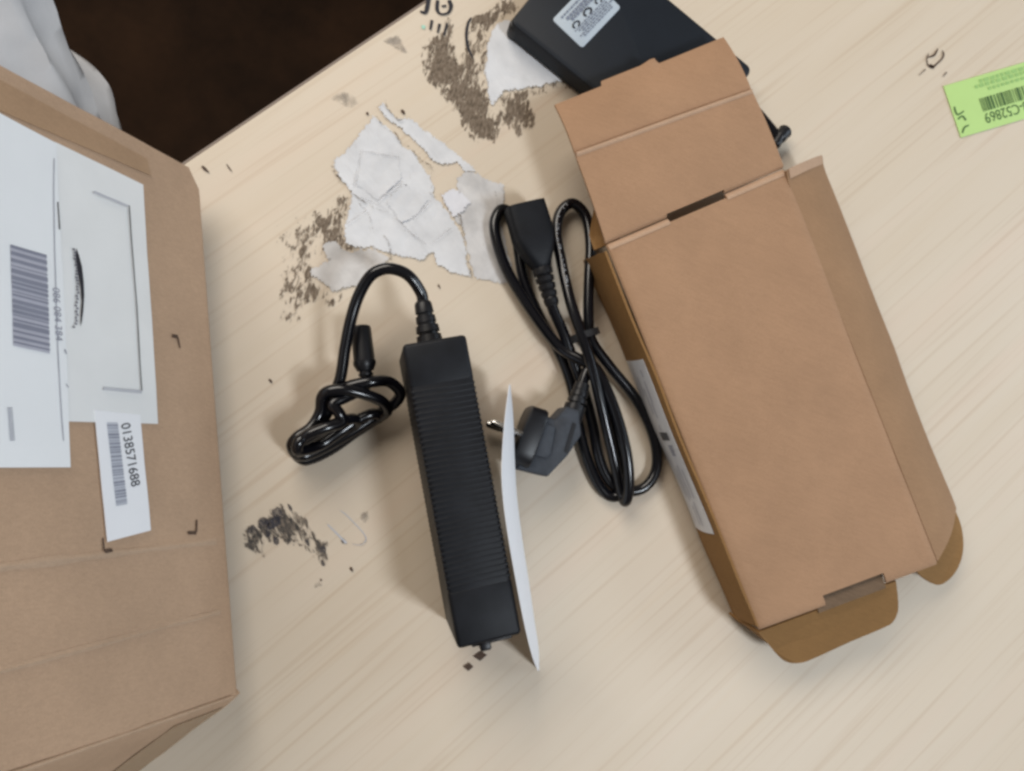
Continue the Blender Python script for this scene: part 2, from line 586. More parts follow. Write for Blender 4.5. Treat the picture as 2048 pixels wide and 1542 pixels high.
def blot(cx, cy, r, n=9, ax=1.0, ang=0.0):
    out = []
    for i in range(n):
        a = 2 * math.pi * i / n
        q = r * (0.75 + 0.5 * rnd.random())
        x, y = q * math.cos(a) * ax, q * math.sin(a)
        out.append((cx + x * math.cos(ang) - y * math.sin(ang), cy + x * math.sin(ang) + y * math.cos(ang)))
    return out


def blots(name, L, material, z, parent, pt=None):
    pt = pt or (lambda x, y: at(x, y, z))
    for q in L: obj(name, [pt(*p) for p in q], [list(range(len(q)))], material, parent)


strokes('ink_arc', [(c6([(990, 170), (955, 230), (940, 350), (960, 470), (1010, 575)]), [3, 5, 6, 5, 2])], INK, 0.0007, desk)
strokes('ink_letter', [(c6([(575, -40), (560, 60), (540, 120), (490, 110)]), [9, 9, 7, 4])], INK, 0.0007, desk)
strokes('ink_letter', [(c6([(660, 0), (655, 90), (690, 135), (760, 125), (790, 60), (770, 0)]), [7, 7, 4, 5, 8, 7]),
                       (c6([(700, 60), (745, 55)]), [4, 4])], INK, 0.0007, desk)
strokes('ink_letter', [(c6([(605, 195), (588, 290)]), [6, 4]), (c6([(680, 230), (660, 320)]), [6, 4]), (c6([(752, 225), (722, 345)]), [5, 4])], INK, 0.0007, desk)
strokes('pen_scribble', [(c5([(625, 300), (603, 370), (620, 450), (680, 470), (745, 420), (795, 370), (818, 315), (803, 262)]), [1.5, 2, 2.5, 3, 2.5, 2.5, 3.5, 1.5]),
                         (c5([(615, 350), (690, 325), (725, 280), (745, 235)]), [2, 4, 3, 1.5]),
                         (c5([(640, 440), (670, 470), (700, 480)]), [3, 7, 3]), (c5([(500, 580), (590, 500)]), [1, 1.5]),
                         (c5([(805, 600), (860, 540)]), [1, 2])], INK_BROWN, 0.0007, desk)
strokes('pen_scribble', [([(404, 332), (410, 338), (418, 345)], [4, 6, 1.5]), ([(453, 328), (459, 337), (464, 343)], [1.5, 3, 1])], INK_BROWN, 0.0007, desk)
strokes('pencil_ring', [(c7([(1410, 260), (1480, 310), (1590, 420), (1700, 540), (1740, 630), (1680, 700), (1560, 690)]), [1, 2, 2, 2, 2, 1.2, .6]),
                        (c7([(1250, 440), (1330, 520), (1430, 620), (1490, 680)]), [3, 3, 4, 5])], INK_PALE, 0.0007, desk)
blots('ink_speck', [[(926, 1333), (938, 1325), (947, 1333), (936, 1342)], [(946, 1313), (962, 1302), (974, 1310), (960, 1322)],
                    blot(703, 1138, 3, ax=1.6, ang=1.2), blot(541, 762, 2.5, ax=2.2, ang=.9), blot(878, 572, 2, ax=2.2, ang=1.2),
                    blot(735, 227, 3), blot(806, 224, 3, ax=2, ang=1.0), blot(642, 1160, 2)], INK_BROWN, 0.0007, desk)
blots('dark_ink_speck', [c7(blot(285, 500, 60, 10)), c7(blot(610, 290, 62, 10, 1.2, 1)), c7(blot(560, 420, 60, 11, 1.8, -.7)),
                         c7(blot(430, 420, 70, 11, 1.4, -.5)), c7(blot(470, 550, 45, 9)), c7(blot(590, 650, 40, 9, 1.3, .8)),
                         c7(blot(770, 230, 22, 8, 2.4, 1.0)), c7(blot(1190, 760, 40, 8, 1.3, .9)), c7(blot(1190, 930, 26, 8, 2.2, 1.0)),
                         c7(blot(990, 670, 25, 8, 2.2, 1.0)), c7(blot(1450, 650, 30, 8, 1.3, .8))], mat_grime('faded_ink', (0.03, 0.032, 0.05), (0.11, 0.095, 0.09), (300, 160, 1), -.45, .30, .3, .85), 0.0006, desk)
blots('green_speck', [blot(847, 54, 4)], mat_plain('green_ink', (0.35, 0.62, 0.50), 0.6), 0.0006, desk)


# ---------------------------------------------------------------- torn paper left on the desk
def jag(poly, amp=2.0, step=9.0):
    out = []
    for i in range(len(poly)):
        a, b = Vector(poly[i]), Vector(poly[(i + 1) % len(poly)])
        n = max(1, int((b - a).length / step))
        d = (b - a).normalized() if (b - a).length > 0 else Vector((1, 0))
        for k in range(n):
            j = 0 if k == 0 else rnd.uniform(-amp, amp)
            p = a.lerp(b, k / n)
            out.append((p.x - d.y * j, p.y + d.x * j))
    return out


def paper_grid(poly, z, step=0.0008):
    """thin crumpled sheet with fibrous torn rim"""
    P = np.array([[at(x, y, 0).x, at(x, y, 0).y] for x, y in poly])
    x0, y0 = P.min(0) - 0.001
    x1, y1 = P.max(0) + 0.001
    nx, ny = int((x1 - x0) / step) + 2, int((y1 - y0) / step) + 2
    X, Y = np.meshgrid(x0 + step * np.arange(nx), y0 + step * np.arange(ny), indexing='ij')
    sd = outline_dist(P, X, Y)
    idx, V, F = {}, [], []
    for i in range(nx - 1):
        for j in range(ny - 1):
            if sd[i:i + 2, j:j + 2].min() > rnd.uniform(-.0004, .0006):
                q = []
                for a, c in ((i, j), (i + 1, j), (i + 1, j + 1), (i, j + 1)):
                    if (a, c) not in idx:
                        p = Vector((X[a, c], Y[a, c], 0))
                        crumple = abs(mnoise.noise(Vector((p.x * 70, p.y * 70, z * 900)))) * .0006 + abs(mnoise.noise(Vector((p.x * 190, p.y * 150, z * 900)))) * .00022
                        curl = max(0, 1 - max(sd[a, c], 0) / .0045) ** 2 * max(0, mnoise.noise(Vector((p.x * 110, p.y * 110, 7 + z * 900))) + .08) * .0011
                        idx[(a, c)] = len(V)
                        V.append(Vector((p.x + rnd.uniform(-.00012, .00012), p.y + rnd.uniform(-.00012, .00012), z + crumple + curl)))
                    q.append(idx[(a, c)])
                F.append(q)
    return V, F


def torn(polys, material, label, z=0.0006, amp=2.3):
    first = polys[0]
    cxy = at(sum(p[0] for p in first) / len(first), sum(p[1] for p in first) / len(first), 0)
    t = thing('torn_paper', cxy, label, 'paper scrap', 'torn paper scraps stuck to the desk')
    for q, mat, zz, nm in [(polys[0], material, z, 'paper_layer')] + [(p, m2, z2, 'paper_flake') for p, m2, z2 in polys[1:]]:
        obj(nm, *paper_grid(jag(q, amp), zz), mat, t, 70)
    return t


A = c4([(575, 150), (640, 210), (720, 285), (760, 350), (820, 380), (870, 460), (930, 540), (950, 590), (945, 650), (1000, 690), (1060, 790), (1110, 860),
        (1140, 950), (1180, 1160), (1090, 1140), (960, 1080), (940, 1010), (900, 1030), (880, 1060), (790, 1035), (690, 1015), (560, 970), (480, 980), (395, 940),
        (400, 830), (440, 640), (380, 570), (325, 470), (330, 440), (450, 320)])
torn([A, (c4([(500, 375), (735, 410), (750, 560), (610, 690), (460, 590)]), TORN_GREY if False else mat_torn('torn_paper_under_layer', (0.64, 0.645, 0.665), (0.85, 0.83, 0.8), 0.2), 0.0009),
      (c4([(650, 690), (760, 580), (930, 680), (820, 800), (740, 830)]), mat_torn('torn_paper_patch', (0.65, 0.655, 0.675), (0.85, 0.83, 0.8), 0.2), 0.0010),
      (c4([(985, 650), (1060, 610), (1130, 640), (1180, 700), (1110, 770), (1060, 790)]), mat_torn('scribbled_paper', (0.70, 0.70, 0.74), (0.45, 0.43, 0.42), 1.0), 0.0010)],
     TORN, 'largest torn white paper scrap, creased, in the middle of the pale desk')
torn([c4([(600, 110), (640, 65), (665, 115), (740, 180), (800, 175), (950, 285), (1090, 390), (1225, 505), (1130, 505), (1090, 450), (1000, 465), (950, 450),
          (880, 370), (800, 290), (720, 230), (650, 180)])], TORN, 'narrow torn white strip along the upper edge of the big scrap')
torn([c4([(1085, 600), (1090, 540), (1140, 500), (1220, 510), (1300, 560), (1388, 575), (1380, 720), (1360, 800), (1400, 960), (1460, 1190), (1350, 1195), (1190, 1160),
          (1150, 1000), (1120, 860), (1065, 790), (1130, 720)])], TORN_GREY, 'greyish torn scrap running under the black socket end of the mains lead', 0.0004)
torn([c4([(200, 1095), (300, 1050), (255, 960), (330, 930), (440, 1000), (480, 982), (560, 975), (690, 1030), (650, 1070), (560, 1130), (480, 1210), (320, 1250), (240, 1180), (170, 1120)])],
     mat_torn('torn_dull_paper', (0.60, 0.575, 0.555), (0.7, 0.66, 0.62), 0.3, 0.1), 'dull grey torn scrap with streaky brown glue beside it, above the cable arch', 0.0007)
torn([c6([(1150, 400), (1180, 300), (1250, 225), (1330, 190), (1430, 240), (1700, 500), (1930, 760), (1850, 800), (1620, 850), (1450, 890), (1310, 890), (1290, 920), (1200, 1060),
          (1150, 960), (1110, 700)])], TORN, 'pointed white paper scrap beside the black labelled case, ringed by brown glue', 0.0007)
strokes('pencil_line', [(c4([(590, 155), (650, 235), (715, 270), (750, 335), (800, 350)]), [2, 2, 2.5, 3, 1]),
                        (c4([(815, 370), (870, 430), (935, 470), (930, 520)]), [2, 3, 2.5, 1.5]), (c4([(940, 590), (930, 640), (965, 665)]), [2, 2, 1]),
                        (c4([(490, 700), (550, 770), (575, 855)]), [1.5, 2.2, 2]), (c4([(640, 900), (670, 940), (682, 1000), (680, 1050)]), [2, 4, 1.5, 3]),
                        (c4([(1110, 770), (1125, 860), (1135, 940), (1160, 1060), (1185, 1160)]), [2, 2, 2.5, 2.5, 2]),
                        (c4([(1330, 620), (1340, 760)]), [1.5, 1.5]), (c4([(1387, 575), (1382, 740)]), [1.5, 1.5]),
                        (c4([(650, 60), (665, 115), (740, 185), (800, 165)]), [1.5, 2, 2, 2]), (c4([(320, 470), (345, 520), (382, 555)]), [3, 4, 3]),
                        (c4([(440, 630), (520, 690), (610, 740), (700, 770), (830, 910)]), [1.2, 1.5, 1.2, .8, .8])],
        mat_grime('torn_edge_glue', (0.10, 0.075, 0.055), (0.26, 0.21, 0.16), (500, 250, 1), 0.3, 0.45, 0.14, 0.9), 0.0022, desk, rough=1.4)

strokes('fold_line', [(c4([(500, 372), (740, 415)]), [1.5, 1.5]), (c4([(498, 380), (452, 590)]), [1.5, 1.5]), (c4([(600, 690), (760, 560)]), [2.5, 2.5]), (c4([(445, 640), (640, 720)]), [2, 2]),
                      (c4([(410, 830), (540, 740)]), [1.5, 1.5]), (c4([(820, 800), (940, 680)]), [1.5, 1.5]), (c4([(930, 950), (1060, 850)]), [1.5, 1.5]), (c4([(760, 840), (900, 950)]), [2, 1.5])],
        mat_grime('faint_fold_grey', (0.42, 0.42, 0.44), (0.55, 0.55, 0.57), (400, 300, 1), .3, .36, .2, .55), 0.0020, desk, rough=.5)

# ---------------------------------------------------------------- green sticker
gst = thing('green_sticker', at(1980, 200, 0), 'bright green barcode sticker stuck on the pale desk top', 'sticker')
gp = lambda u, v, z=0.0008: at(1887 + 190 * u + 35 * v, 172 - 56 * u + 103 * v, z)
obj('sticker_sheet', *prism([gp(0, 0), gp(1.2, 0), gp(1.2, 1), gp(0, 1)], 0.0005, Vector((0, 0, 1))), GREEN, gst)
b = MB()
u = 0.30
while u < 1.15:
    w = rnd.choice([0.008, 0.008, 0.014, 0.024])
    b.add([gp(u, .41, .0011), gp(u + w, .41, .0011), gp(u + w, .66, .0011), gp(u, .66, .0011)], [[0, 1, 2, 3]])
    u += w + rnd.choice([0.008, 0.010, 0.016])
b.build('barcode', GREEN_DK, gst)
b = MB()
for (v0, v1, u0) in ((.07, .13, .36), (.15, .21, .30), (.25, .30, .42)):
    u = u0
    while u < 1.15:
        w = rnd.uniform(.02, .06)
        b.add([gp(u, v0, .0011), gp(u + w, v0, .0011), gp(u + w, v1, .0011), gp(u, v1, .0011)], [[0, 1, 2, 3]])
        u += w + .015
b.build('small_print', GREEN_MID, gst)


def flat_text(name, s, size, origin, xdir, ydir, material, parent, squeeze=1.0):
    V, F = text_mesh(s, size)
    return obj(name, [origin + xdir * (v.x * squeeze) + ydir * v.y for v in V], F, material, parent)


gx = (gp(1, .5) - gp(0, .5)).normalized()
gy = (gp(.5, 0) - gp(.5, 1)).normalized()
# the number stands upside down in the photograph
V, F = text_mesh('8-C52869', .0105)
k_ = .0385 / max(v.x for v in V)
o_ = gp(.295, .70, .0011) + gx * .0385
obj('number_print', [o_ - gx * (v.x * k_) - gy * v.y for v in V], F, GREEN_DK, gst)
strokes('rotated_letters', [([(1909, 213), (1911, 222), (1916, 229), (1928, 222)], [3, 4, 3, 2.5]), ([(1916, 238), (1925, 232), (1932, 240)], [3, 3, 4]),
                            ([(1925, 266), (1929, 255), (1938, 250)], [3, 3, 2.5])], GREEN_DK, 0.0011, gst)

# ---------------------------------------------------------------- power adapter, standing on its narrow side
AL, AW, AH = 0.1600, 0.0340, 0.065
ac = (at(803, 690, AH) + at(933, 665, AH) + at(1043, 1272, AH) + at(917, 1298, AH)) / 4
al = ((at(1043, 1272, AH) + at(917, 1298, AH)) - (at(803, 690, AH) + at(933, 665, AH))).normalized()
aw = Vector((-al.y, al.x, 0))                   # towards the right of the picture
UZ = Vector((0, 0, 1))
adapter = thing('power_adapter', (ac.x, ac.y, 0), 'long black ribbed power adapter standing on its narrow side, cable arching from its top', 'power adapter')
A3 = lambda l, w, z: Vector((ac.x, ac.y, 0)) + al * l + aw * w + UZ * z
V, F = rbox(A3(0, 0, AH / 2), al, aw, UZ, AL - .006, AW - .0004, AH - .0004, .0022, 3)
obj('body', V, F, BLACK, adapter, 35)
l0, l1 = -AL / 2 + .0245, AL / 2 - .030
V, F = rbox(A3((-AL / 2 + l0) / 2, 0, AH / 2), al, aw, UZ, l0 + AL / 2, AW, AH, .0022, 3)
obj('end_shell', V, F, BLACK, adapter, 35)
V, F = rbox(A3((AL / 2 + l1) / 2, 0, AH / 2), al, aw, UZ, AL / 2 - l1, AW, AH, .0022, 3)
obj('end_shell', V, F, BLACK, adapter, 35)
NR = 36
pitch = (l1 - l0) / NR
rib = None
for i in range(NR):
    c = A3(l0 + pitch * (i + .5), 0, AH / 2)
    if rib is None:
        V, F = rbox(c, al, aw, UZ, pitch * .58, AW - .0001, AH - .0001, .0005, 2)
        rib = obj('rib', V, F, BLACK, adapter, 35)
        first = c
    else:
        o = rib.copy()
        COL.objects.link(o)
        o.location = c - first
        o.parent = adapter
V, F = rbox(A3(0, 0, .0335), al, aw, UZ, AL + .0004, .0008, .0008, 0)
# gland where the cable leaves
g0 = A3(-AL / 2, 0, .038)
V, F = lathe(g0 + al * .001, -al, [(0, .0088), (.0025, .0088), (.003, .0074), (.007, .0070), (.0074, .0056), (.0085, .0056), (.0088, .0068), (.0125, .0064), (.0128, .0052), (.014, .0052),
                                   (.0143, .0058), (.018, .0055), (.0183, .0044), (.0195, .0044), (.0198, .0053), (.025, .0049), (.0265, .0040), (.027, .0030)], 20)
obj('strain_relief', V, F, BLACK_RUB, adapter, 40)
# inlet end
V, F = rbox(A3(AL / 2 + .0012, .002, AH - .024), al, aw, UZ, .004, .022, .030, .001, 2)
obj('inlet', V, F, BLACK_RUB, adapter, 35)
V, F = rbox(A3(AL / 2 + .003, -.002, AH - .012), al, aw, UZ, .006, .006, .010, .001, 2)
obj('inlet_tab', V, F, BLACK_RUB, adapter, 35)
ge = g0 - al * .024
dc = [ge, ge - al * .006 + Vector((0, 0, .001))]
dc += [at(*p) for p in [(822, 556, .043), (798, 541, .044), (768, 538, .044), (740, 553, .042), (717, 592, .038), (701, 642, .034), (690, 697, .029), (681, 755, .024),
                        (664, 800, .020), (645, 840, .018), (610, 868, .018), (588, 885, .016), (590, 905, .010), (612, 920, .006), (660, 900, .006), (715, 862, .008), (752, 838, .012), (774, 822, .018),
                        (764, 803, .024), (731, 789, .029), (690, 780, .032), (658, 782, .031), (644, 795, .028), (640, 825, .024), (622, 855, .024), (594, 875, .026), (584, 893, .022), (600, 912, .014),
                        (640, 900, .012), (700, 866, .013), (760, 826, .013), (790, 806, .016), (800, 784, .020), (776, 763, .024), (740, 764, .028), (700, 772, .027), (668, 788, .023), (655, 825, .020),
                        (630, 858, .024), (600, 882, .031), (598, 902, .028), (640, 890, .020), (685, 860, .019), (715, 840, .018), (745, 828, .017), (760, 834, .012), (735, 846, .006), (690, 868, .004),
                        (645, 886, .004), (612, 886, .009), (596, 890, .024), (630, 868, .030), (675, 846, .027), (705, 838, .022), (712, 848, .016), (680, 868, .014), (636, 886, .016), (606, 896, .022), (610, 874, .030),
                        (650, 856, .031), (684, 844, .028), (678, 826, .030), (666, 808, .030), (690, 795, .028), (718, 782, .025), (734, 768, .022)]]
R_DC = .0033
V, F = tube(spline(dc, 7), R_DC, 12)
obj('output_cable', V, F, CABLE, adapter, 60)
pb, pt_ = at(734, 770, .022), at(721, 652, .021)
pd = (pt_ - pb).normalized()
Lp = (pt_ - pb).length
V, F = lathe(pb, pd, [(0, .0033), (.002, .0037), (.0035, .0037), (.0038, .0032), (.005, .0032), (.0053, .0041), (.0065, .0043), (.0068, .0036), (.008, .0036), (.0083, .0047), (.010, .0056),
                      (.012, .0065), (.014, .0065), (.0143, .0061), (Lp - .002, .0058), (Lp - .0006, .0055), (Lp, .0046), (Lp + .0001, .0030), (Lp - .003, .0029)], 20)
obj('output_plug', V, F, BLACK_RUB, adapter, 40)
# ---------------------------------------------------------------- mains lead
lead = thing('mains_lead', at(1170, 720, 0), 'coiled glossy black mains lead with angled two-pin plug and socket connector', 'power cord')
RC = .0034
_c0, _c1 = at(1048, 411, .019), at(1079, 520, .019)
_cd = (_c1 - _c0).normalized()
cpath = [_c0 + _cd * .052, _c0 + _cd * .060, _c0 + _cd * .0665 - Vector((0, 0, .0006))] + [at(*p) for p in [(1128, 668, .0165), (1146, 720, .0135), (1168, 785, .010), (1186, 850, .007), (1198, 915, .0055), (1220, 962, .0045), (1252, 982, .0040),
                          (1290, 974, .0045), (1313, 935, .005), (1307, 872, .006), (1273, 800, .008), (1219, 732, .011), (1184, 682, .013), (1177, 640, .013), (1178, 560, .012),
                          (1181, 490, .010), (1172, 434, .008), (1146, 407, .007), (1121, 424, .007), (1113, 465, .009), (1122, 520, .014), (1140, 600, .020), (1162, 665, .023),
                          (1184, 735, .024), (1207, 830, .020), (1228, 920, .014), (1242, 982, .009), (1250, 1003, .012), (1257, 982, .017), (1256, 930, .021), (1244, 868, .023),
                          (1222, 800, .022), (1192, 738, .020), (1162, 720, .018), (1132, 704, .015), (1106, 680, .013), (1062, 620, .010), (1016, 545, .008), (993, 480, .007),
                          (990, 440, .006), (1006, 418, .004), (1030, 440, .0037), (1036, 490, .004), (1048, 560, .005), (1078, 632, .006), (1116, 700, .006), (1143, 770, .005),
                          (1157, 852, .0045), (1174, 917, .0040), (1196, 968, .0040), (1220, 992, .0040), (1240, 985, .006), (1240, 930, .010), (1224, 862, .014), (1206, 800, .017),
                          (1190, 745, .018), (1178, 738, .018), (1170, 752, .018), (1163, 774, .018), (1155, 800, .018)]]
cord_pts = spline(cpath, 7)
V, F = tube(cord_pts, RC, 12)
obj('cord', V, F, CABLE, lead, 60)
# socket connector
ca, cb = at(1048, 411, .019), at(1079, 520, .019)
cd = (cb - ca).normalized()
cw = Vector((-cd.y, cd.x, 0)).normalized()
cz = cd.cross(cw)
if cz.z < 0: cz = -cz


def loft(secs, seg=28):
    """secs: (centre, axis a, axis b, half a, half b, exponent) superellipse rings"""
    V, F = [], []
    for c, a, b_, ha, hb, ex in secs:
        for k in range(seg):
            t = 2 * math.pi * k / seg
            x, y = math.cos(t), math.sin(t)
            V.append(c + a * (ha * math.copysign(abs(x) ** (2 / ex), x)) + b_ * (hb * math.copysign(abs(y) ** (2 / ex), y)))
    n = len(secs)
    for i in range(n - 1):
        for k in range(seg):
            k2 = (k + 1) % seg
            F.append([i * seg + k, i * seg + k2, (i + 1) * seg + k2, (i + 1) * seg + k])
    F.append(list(range(seg))[::-1])
    F.append([(n - 1) * seg + k for k in range(seg)])
    return V, F


S = lambda d, ha, hb, ex: (ca + cd * d, cw, cz, ha, hb, ex)
V, F = loft([S(0, .0110, .0080, 6), S(.0003, .0120, .0088, 6), S(.012, .0124, .0090, 6), S(.020, .0124, .0092, 6), S(.026, .0110, .0090, 5), S(.032, .0090, .0082, 4), S(.0365, .0068, .0068, 3),
             S(.0395, .0060, .0060, 2.4), S(.040, .0054, .0054, 2)])
obj('socket_connector', V, F, BLACK, lead, 40)
sr = [(.038, .0056)]
for k in range(5):
    s0 = .041 + k * .0046
    sr += [(s0, .0062 - .0004 * k), (s0 + .0028, .0060 - .0004 * k), (s0 + .003, .0044 - .0001 * k), (s0 + .0040, .0044 - .0001 * k)]
V, F = lathe(ca, cd, sr, 18)
obj('strain_relief', V, F, BLACK_RUB, lead, 40)
# angled plug: round contact face on edge, pins to the left
pin_d = (at(975, 848, .019) - at(1045, 875, .019)).normalized()
fc = at(1037, 868, .0190)
fz = UZ
fy = fz.cross(pin_d).normalized()
ring_sec = []
D = lambda d, ha, hb, ex, sy=0: (fc - pin_d * d + fy * sy, fy, fz, ha, hb, ex)
V, F = loft([D(0, .0172, .0150, 4), D(.0008, .0182, .0160, 4), D(.0095, .0186, .0165, 4), D(.0105, .0180, .0160, 4), D(.0112, .0150, .0140, 4)])
obj('plug_face', V, F, BLACK_RUB, lead, 40)


def block(pts, z0, z1, bev):
    """upright block with rounded rim; pts = its top outline"""
    c = sum(pts, Vector((0, 0, 0))) / len(pts)
    rings = []
    for z, k in ((z0, 1 - bev / .018), (z0 + bev, 1.0), (z1 - bev, 1.0), (z1 - bev * .3, 1 - bev * .3 / .018), (z1, 1 - bev / .018)):
        rings.append([Vector((c.x + (p.x - c.x) * k, c.y + (p.y - c.y) * k, z)) for p in pts])
    n = len(pts)
    V = [p for q in rings for p in q]
    F = [list(range(n))[::-1], [4 * n + i for i in range(n)]]
    for j in range(4):
        F += [[j * n + i, j * n + (i + 1) % n, (j + 1) * n + (i + 1) % n, (j + 1) * n + i] for i in range(n)]
    return V, F


def rounded(px, z, k=.06):
    """outline with its corners cut round"""
    P = [at(x, y, z) for x, y in px]
    out = []
    for i, p in enumerate(P):
        a, c = P[i - 1], P[(i + 1) % len(P)]
        for t in (0, .25, .5, .75, 1):
            q0, q1 = p.lerp(a, k), p.lerp(c, k)
            out.append((q0.lerp(p, t)).lerp(p.lerp(q1, t), t))
    return out


V, F = block(rounded([(1066, 822), (1110, 838), (1134, 812), (1158, 820), (1164, 870), (1136, 912), (1096, 954), (1034, 938)], .030), .005, .030, .0022)
obj('plug_body', V, F, GREY_PL, lead, 40)
V, F = block(rounded([(1063, 838), (1112, 852), (1102, 908), (1092, 917), (1044, 904)], .032), .028, .0318, .0009)
obj('grip_plate', V, F, GREY_PL, lead, 40)
V, F = block(rounded([(1146, 845), (1153, 848), (1136, 907), (1129, 903)], .0305), .029, .0305, .0003)
obj('grip_slot', V, F, BLACK_RUB, lead, 40)
V, F = block(rounded([(1082, 866), (1085, 867), (1078, 888), (1075, 887)], .0322), .031, .0322, .0002)
obj('grip_mark', V, F, BLACK_RUB, lead, 40)
xa, xb = at(1146, 826, .018), at(1166, 764, .018)
xd = (xb - xa).normalized()
sr = [(-.004, .0068), (.002, .0066)]
for k in range(4):
    s0 = .0025 + k * .0042
    sr += [(s0, .0066 - .0006 * k), (s0 + .0026, .0064 - .0006 * k), (s0 + .0028, .0046), (s0 + .0040, .0046)]
V, F = lathe(xa, xd, sr, 18)
obj('strain_relief', V, F, BLACK_RUB, lead, 40)
for s in (-1, 1):
    p0 = fc + fz * (.0095 * s)
    V, F = lathe(p0, pin_d, [(0, .0019), (.010, .0019), (.0101, .0024), (.0175, .0024), (.0190, .0016), (.0192, .0008)], 14)
    obj('pin', V, F, STEEL, lead, 40)
# tie round the bundle
tc = at(1166, 672, .0145)
tdir = (at(1180, 715, .0145) - at(1150, 630, .0145)).normalized()
tw = Vector((-tdir.y, tdir.x, 0))
V, F = [], []
secs = [(tc + tdir * d, tw, UZ, h, h * 1.15, 2.2) for d, h in ((-.0020, .0095), (-.0020, .0104), (.0020, .0104), (.0020, .0095))]
for q in secs:
    for k in range(28):
        t = 2 * math.pi * k / 28
        V.append(q[0] + q[1] * (q[3] * math.cos(t)) + q[2] * (q[4] * math.sin(t)))
for i in range(4):
    for k in range(28):
        k2 = (k + 1) % 28
        F.append([i * 28 + k, i * 28 + k2, ((i + 1) % 4) * 28 + k2, ((i + 1) % 4) * 28 + k])
obj('cable_tie', V, F, TIE, lead, 40)
# pale type printed along the cord
b = MB()
for i in range(len(cord_pts) - 1):
    p = cord_pts[i]
    if not (7 * 20.3 <= i <= 7 * 23.7): continue
    t = (cord_pts[i + 1] - p)
    L = t.length
    t.normalize()
    side = t.cross(UZ).normalized()
    nrm = side.cross(t).normalized()
    k = 0
    while k * .0011 < L:
        if rnd.random() < .62 and not 7 * 21.35 < i < 7 * 21.7:
            q = p + t * (k * .0011)
            a = rnd.uniform(-.0002, .0002)
            for off in (-.0006, 0, .0006):
                if rnd.random() < .6:
                    c = q + side * off + nrm * (RC + .00012)
                    b.add([c, c + t * .0006, c + t * .0006 + side * .00045, c + side * .00045], [[0, 1, 2, 3]])
        k += 1
b.build('cord_print', PRINTW, lead)

# ---------------------------------------------------------------- leaflet leaning on the adapter
leaf = []
low = [(1020, 768, .024), (1026, 840, .022), (1028, 930, .016), (1030, 1000, .010), (1038, 1080, .004), (1051, 1160, .0006), (1063, 1230, .0006), (1075, 1290, .0006), (1078, 1340, .0006)]
high = [(1018, 770, .074), (1009, 840, .074), (1003, 930, .073), (1006, 1000, .071), (1018, 1085, .069), (1035, 1180, .067), (1050, 1255, .066), (1065, 1315, .064), (1076, 1342, .060)]
LS = spline([at(*p) for p in low], 4)
HS = spline([at(*p) for p in high], 4)


def leaf_pos(u, v):
    i = min(int(u), len(LS) - 1)
    a, c = LS[i], HS[i]
    p = a.lerp(c, v)
    return p + Vector((.004, .001, 0)) * math.sin(math.pi * v) * math.sin(math.pi * i / (len(LS) - 1))


V, F = sheet(list(range(len(LS))), lin(0, 1, 8), leaf_pos, .00025)
lf = thing('leaflet', at(1045, 1160, 0), 'thin white paper leaflet propped on edge against the ribbed adapter', 'leaflet')
obj('leaflet_sheet', V, F, LEAF, lf, 60)

# ---------------------------------------------------------------- opened carton
BH = .042
box = thing('opened_carton', at(1550, 800, 0), 'opened plain brown cardboard carton lying upside down with its lid flap spread out', 'carton')
P1, P2, P3, P4 = at(1213, 489, BH), at(1570, 336, BH), at(1878, 1128, BH - .002), at(1520, 1261, BH - .001)
CT = .0016


def bil(a, b_, c, d): return lambda u, v: a.lerp(b_, u).lerp(d.lerp(c, u), v)


def nzv(p, s, a, seed=0.0): return a * mnoise.noise(Vector((p.x * s + seed, p.y * s, p.z * s)))


main = bil(P1, P2, P3, P4)


def main_pos(u, v):
    p = main(u, v)
    e = min(u, 1 - u)
    drop = .0014 * max(0, 1 - e / .012) ** 2 + .0016 * max(0, 1 - v / .014) ** 2 + .0010 * max(0, 1 - (1 - v) / .012) ** 2
    return p + UZ * (nzv(p, 14, .0011) + nzv(p, 45, .00025, 3) + .0012 * math.sin(math.pi * u) * math.sin(math.pi * v) - drop)


mu = sorted(set(lin(0, 1, 20) + [.004, .01, .99, .996, .333, .345, .655, .665, .36, .70]))
mv = sorted(set(lin(0, 1, 30) + [.004, .01, .018, .99, .996, .974, .982]))
V, F = sheet(mu, mv, main_pos, -CT, lambda u, v: (.333 < u < .655 and v < .010) or (.36 < u < .70 and v > .974))
obj('bottom_panel', V, F, KRAFT_IN, box, 50)
# lid panel, crease, tuck flap
Q1, Q2 = at(1150, 306, BH + .001), at(1503, 180, BH + .001)
lidp = bil(P1 + Vector((-.0005, .0006, 0)), P2 + Vector((-.0002, .0006, 0)), Q2, Q1)


def lid_pos(u, v):
    p = lidp(u, v)
    d = .0016 * max(0, 1 - v / .03) ** 2 - .0010 * max(0, 1 - (1 - v) / .05) ** 2
    return p + UZ * (nzv(p, 16, .0009, 5) + .0012 * math.sin(math.pi * v) - d)


V, F = sheet(mu, sorted(set(lin(0, 1, 14) + [.008, .02, .034, .98])), lid_pos, CT, lambda u, v: .333 < u < .655 and v < .034)
obj('lid_panel', V, F, KRAFT_IN, box, 50)
T1, T2 = at(1108, 205, .033), at(1447, 72, .033)
tk = bil(Q1 + Vector((0, .0004, 0)), Q2 + Vector((0, .0004, 0)), T2, T1)


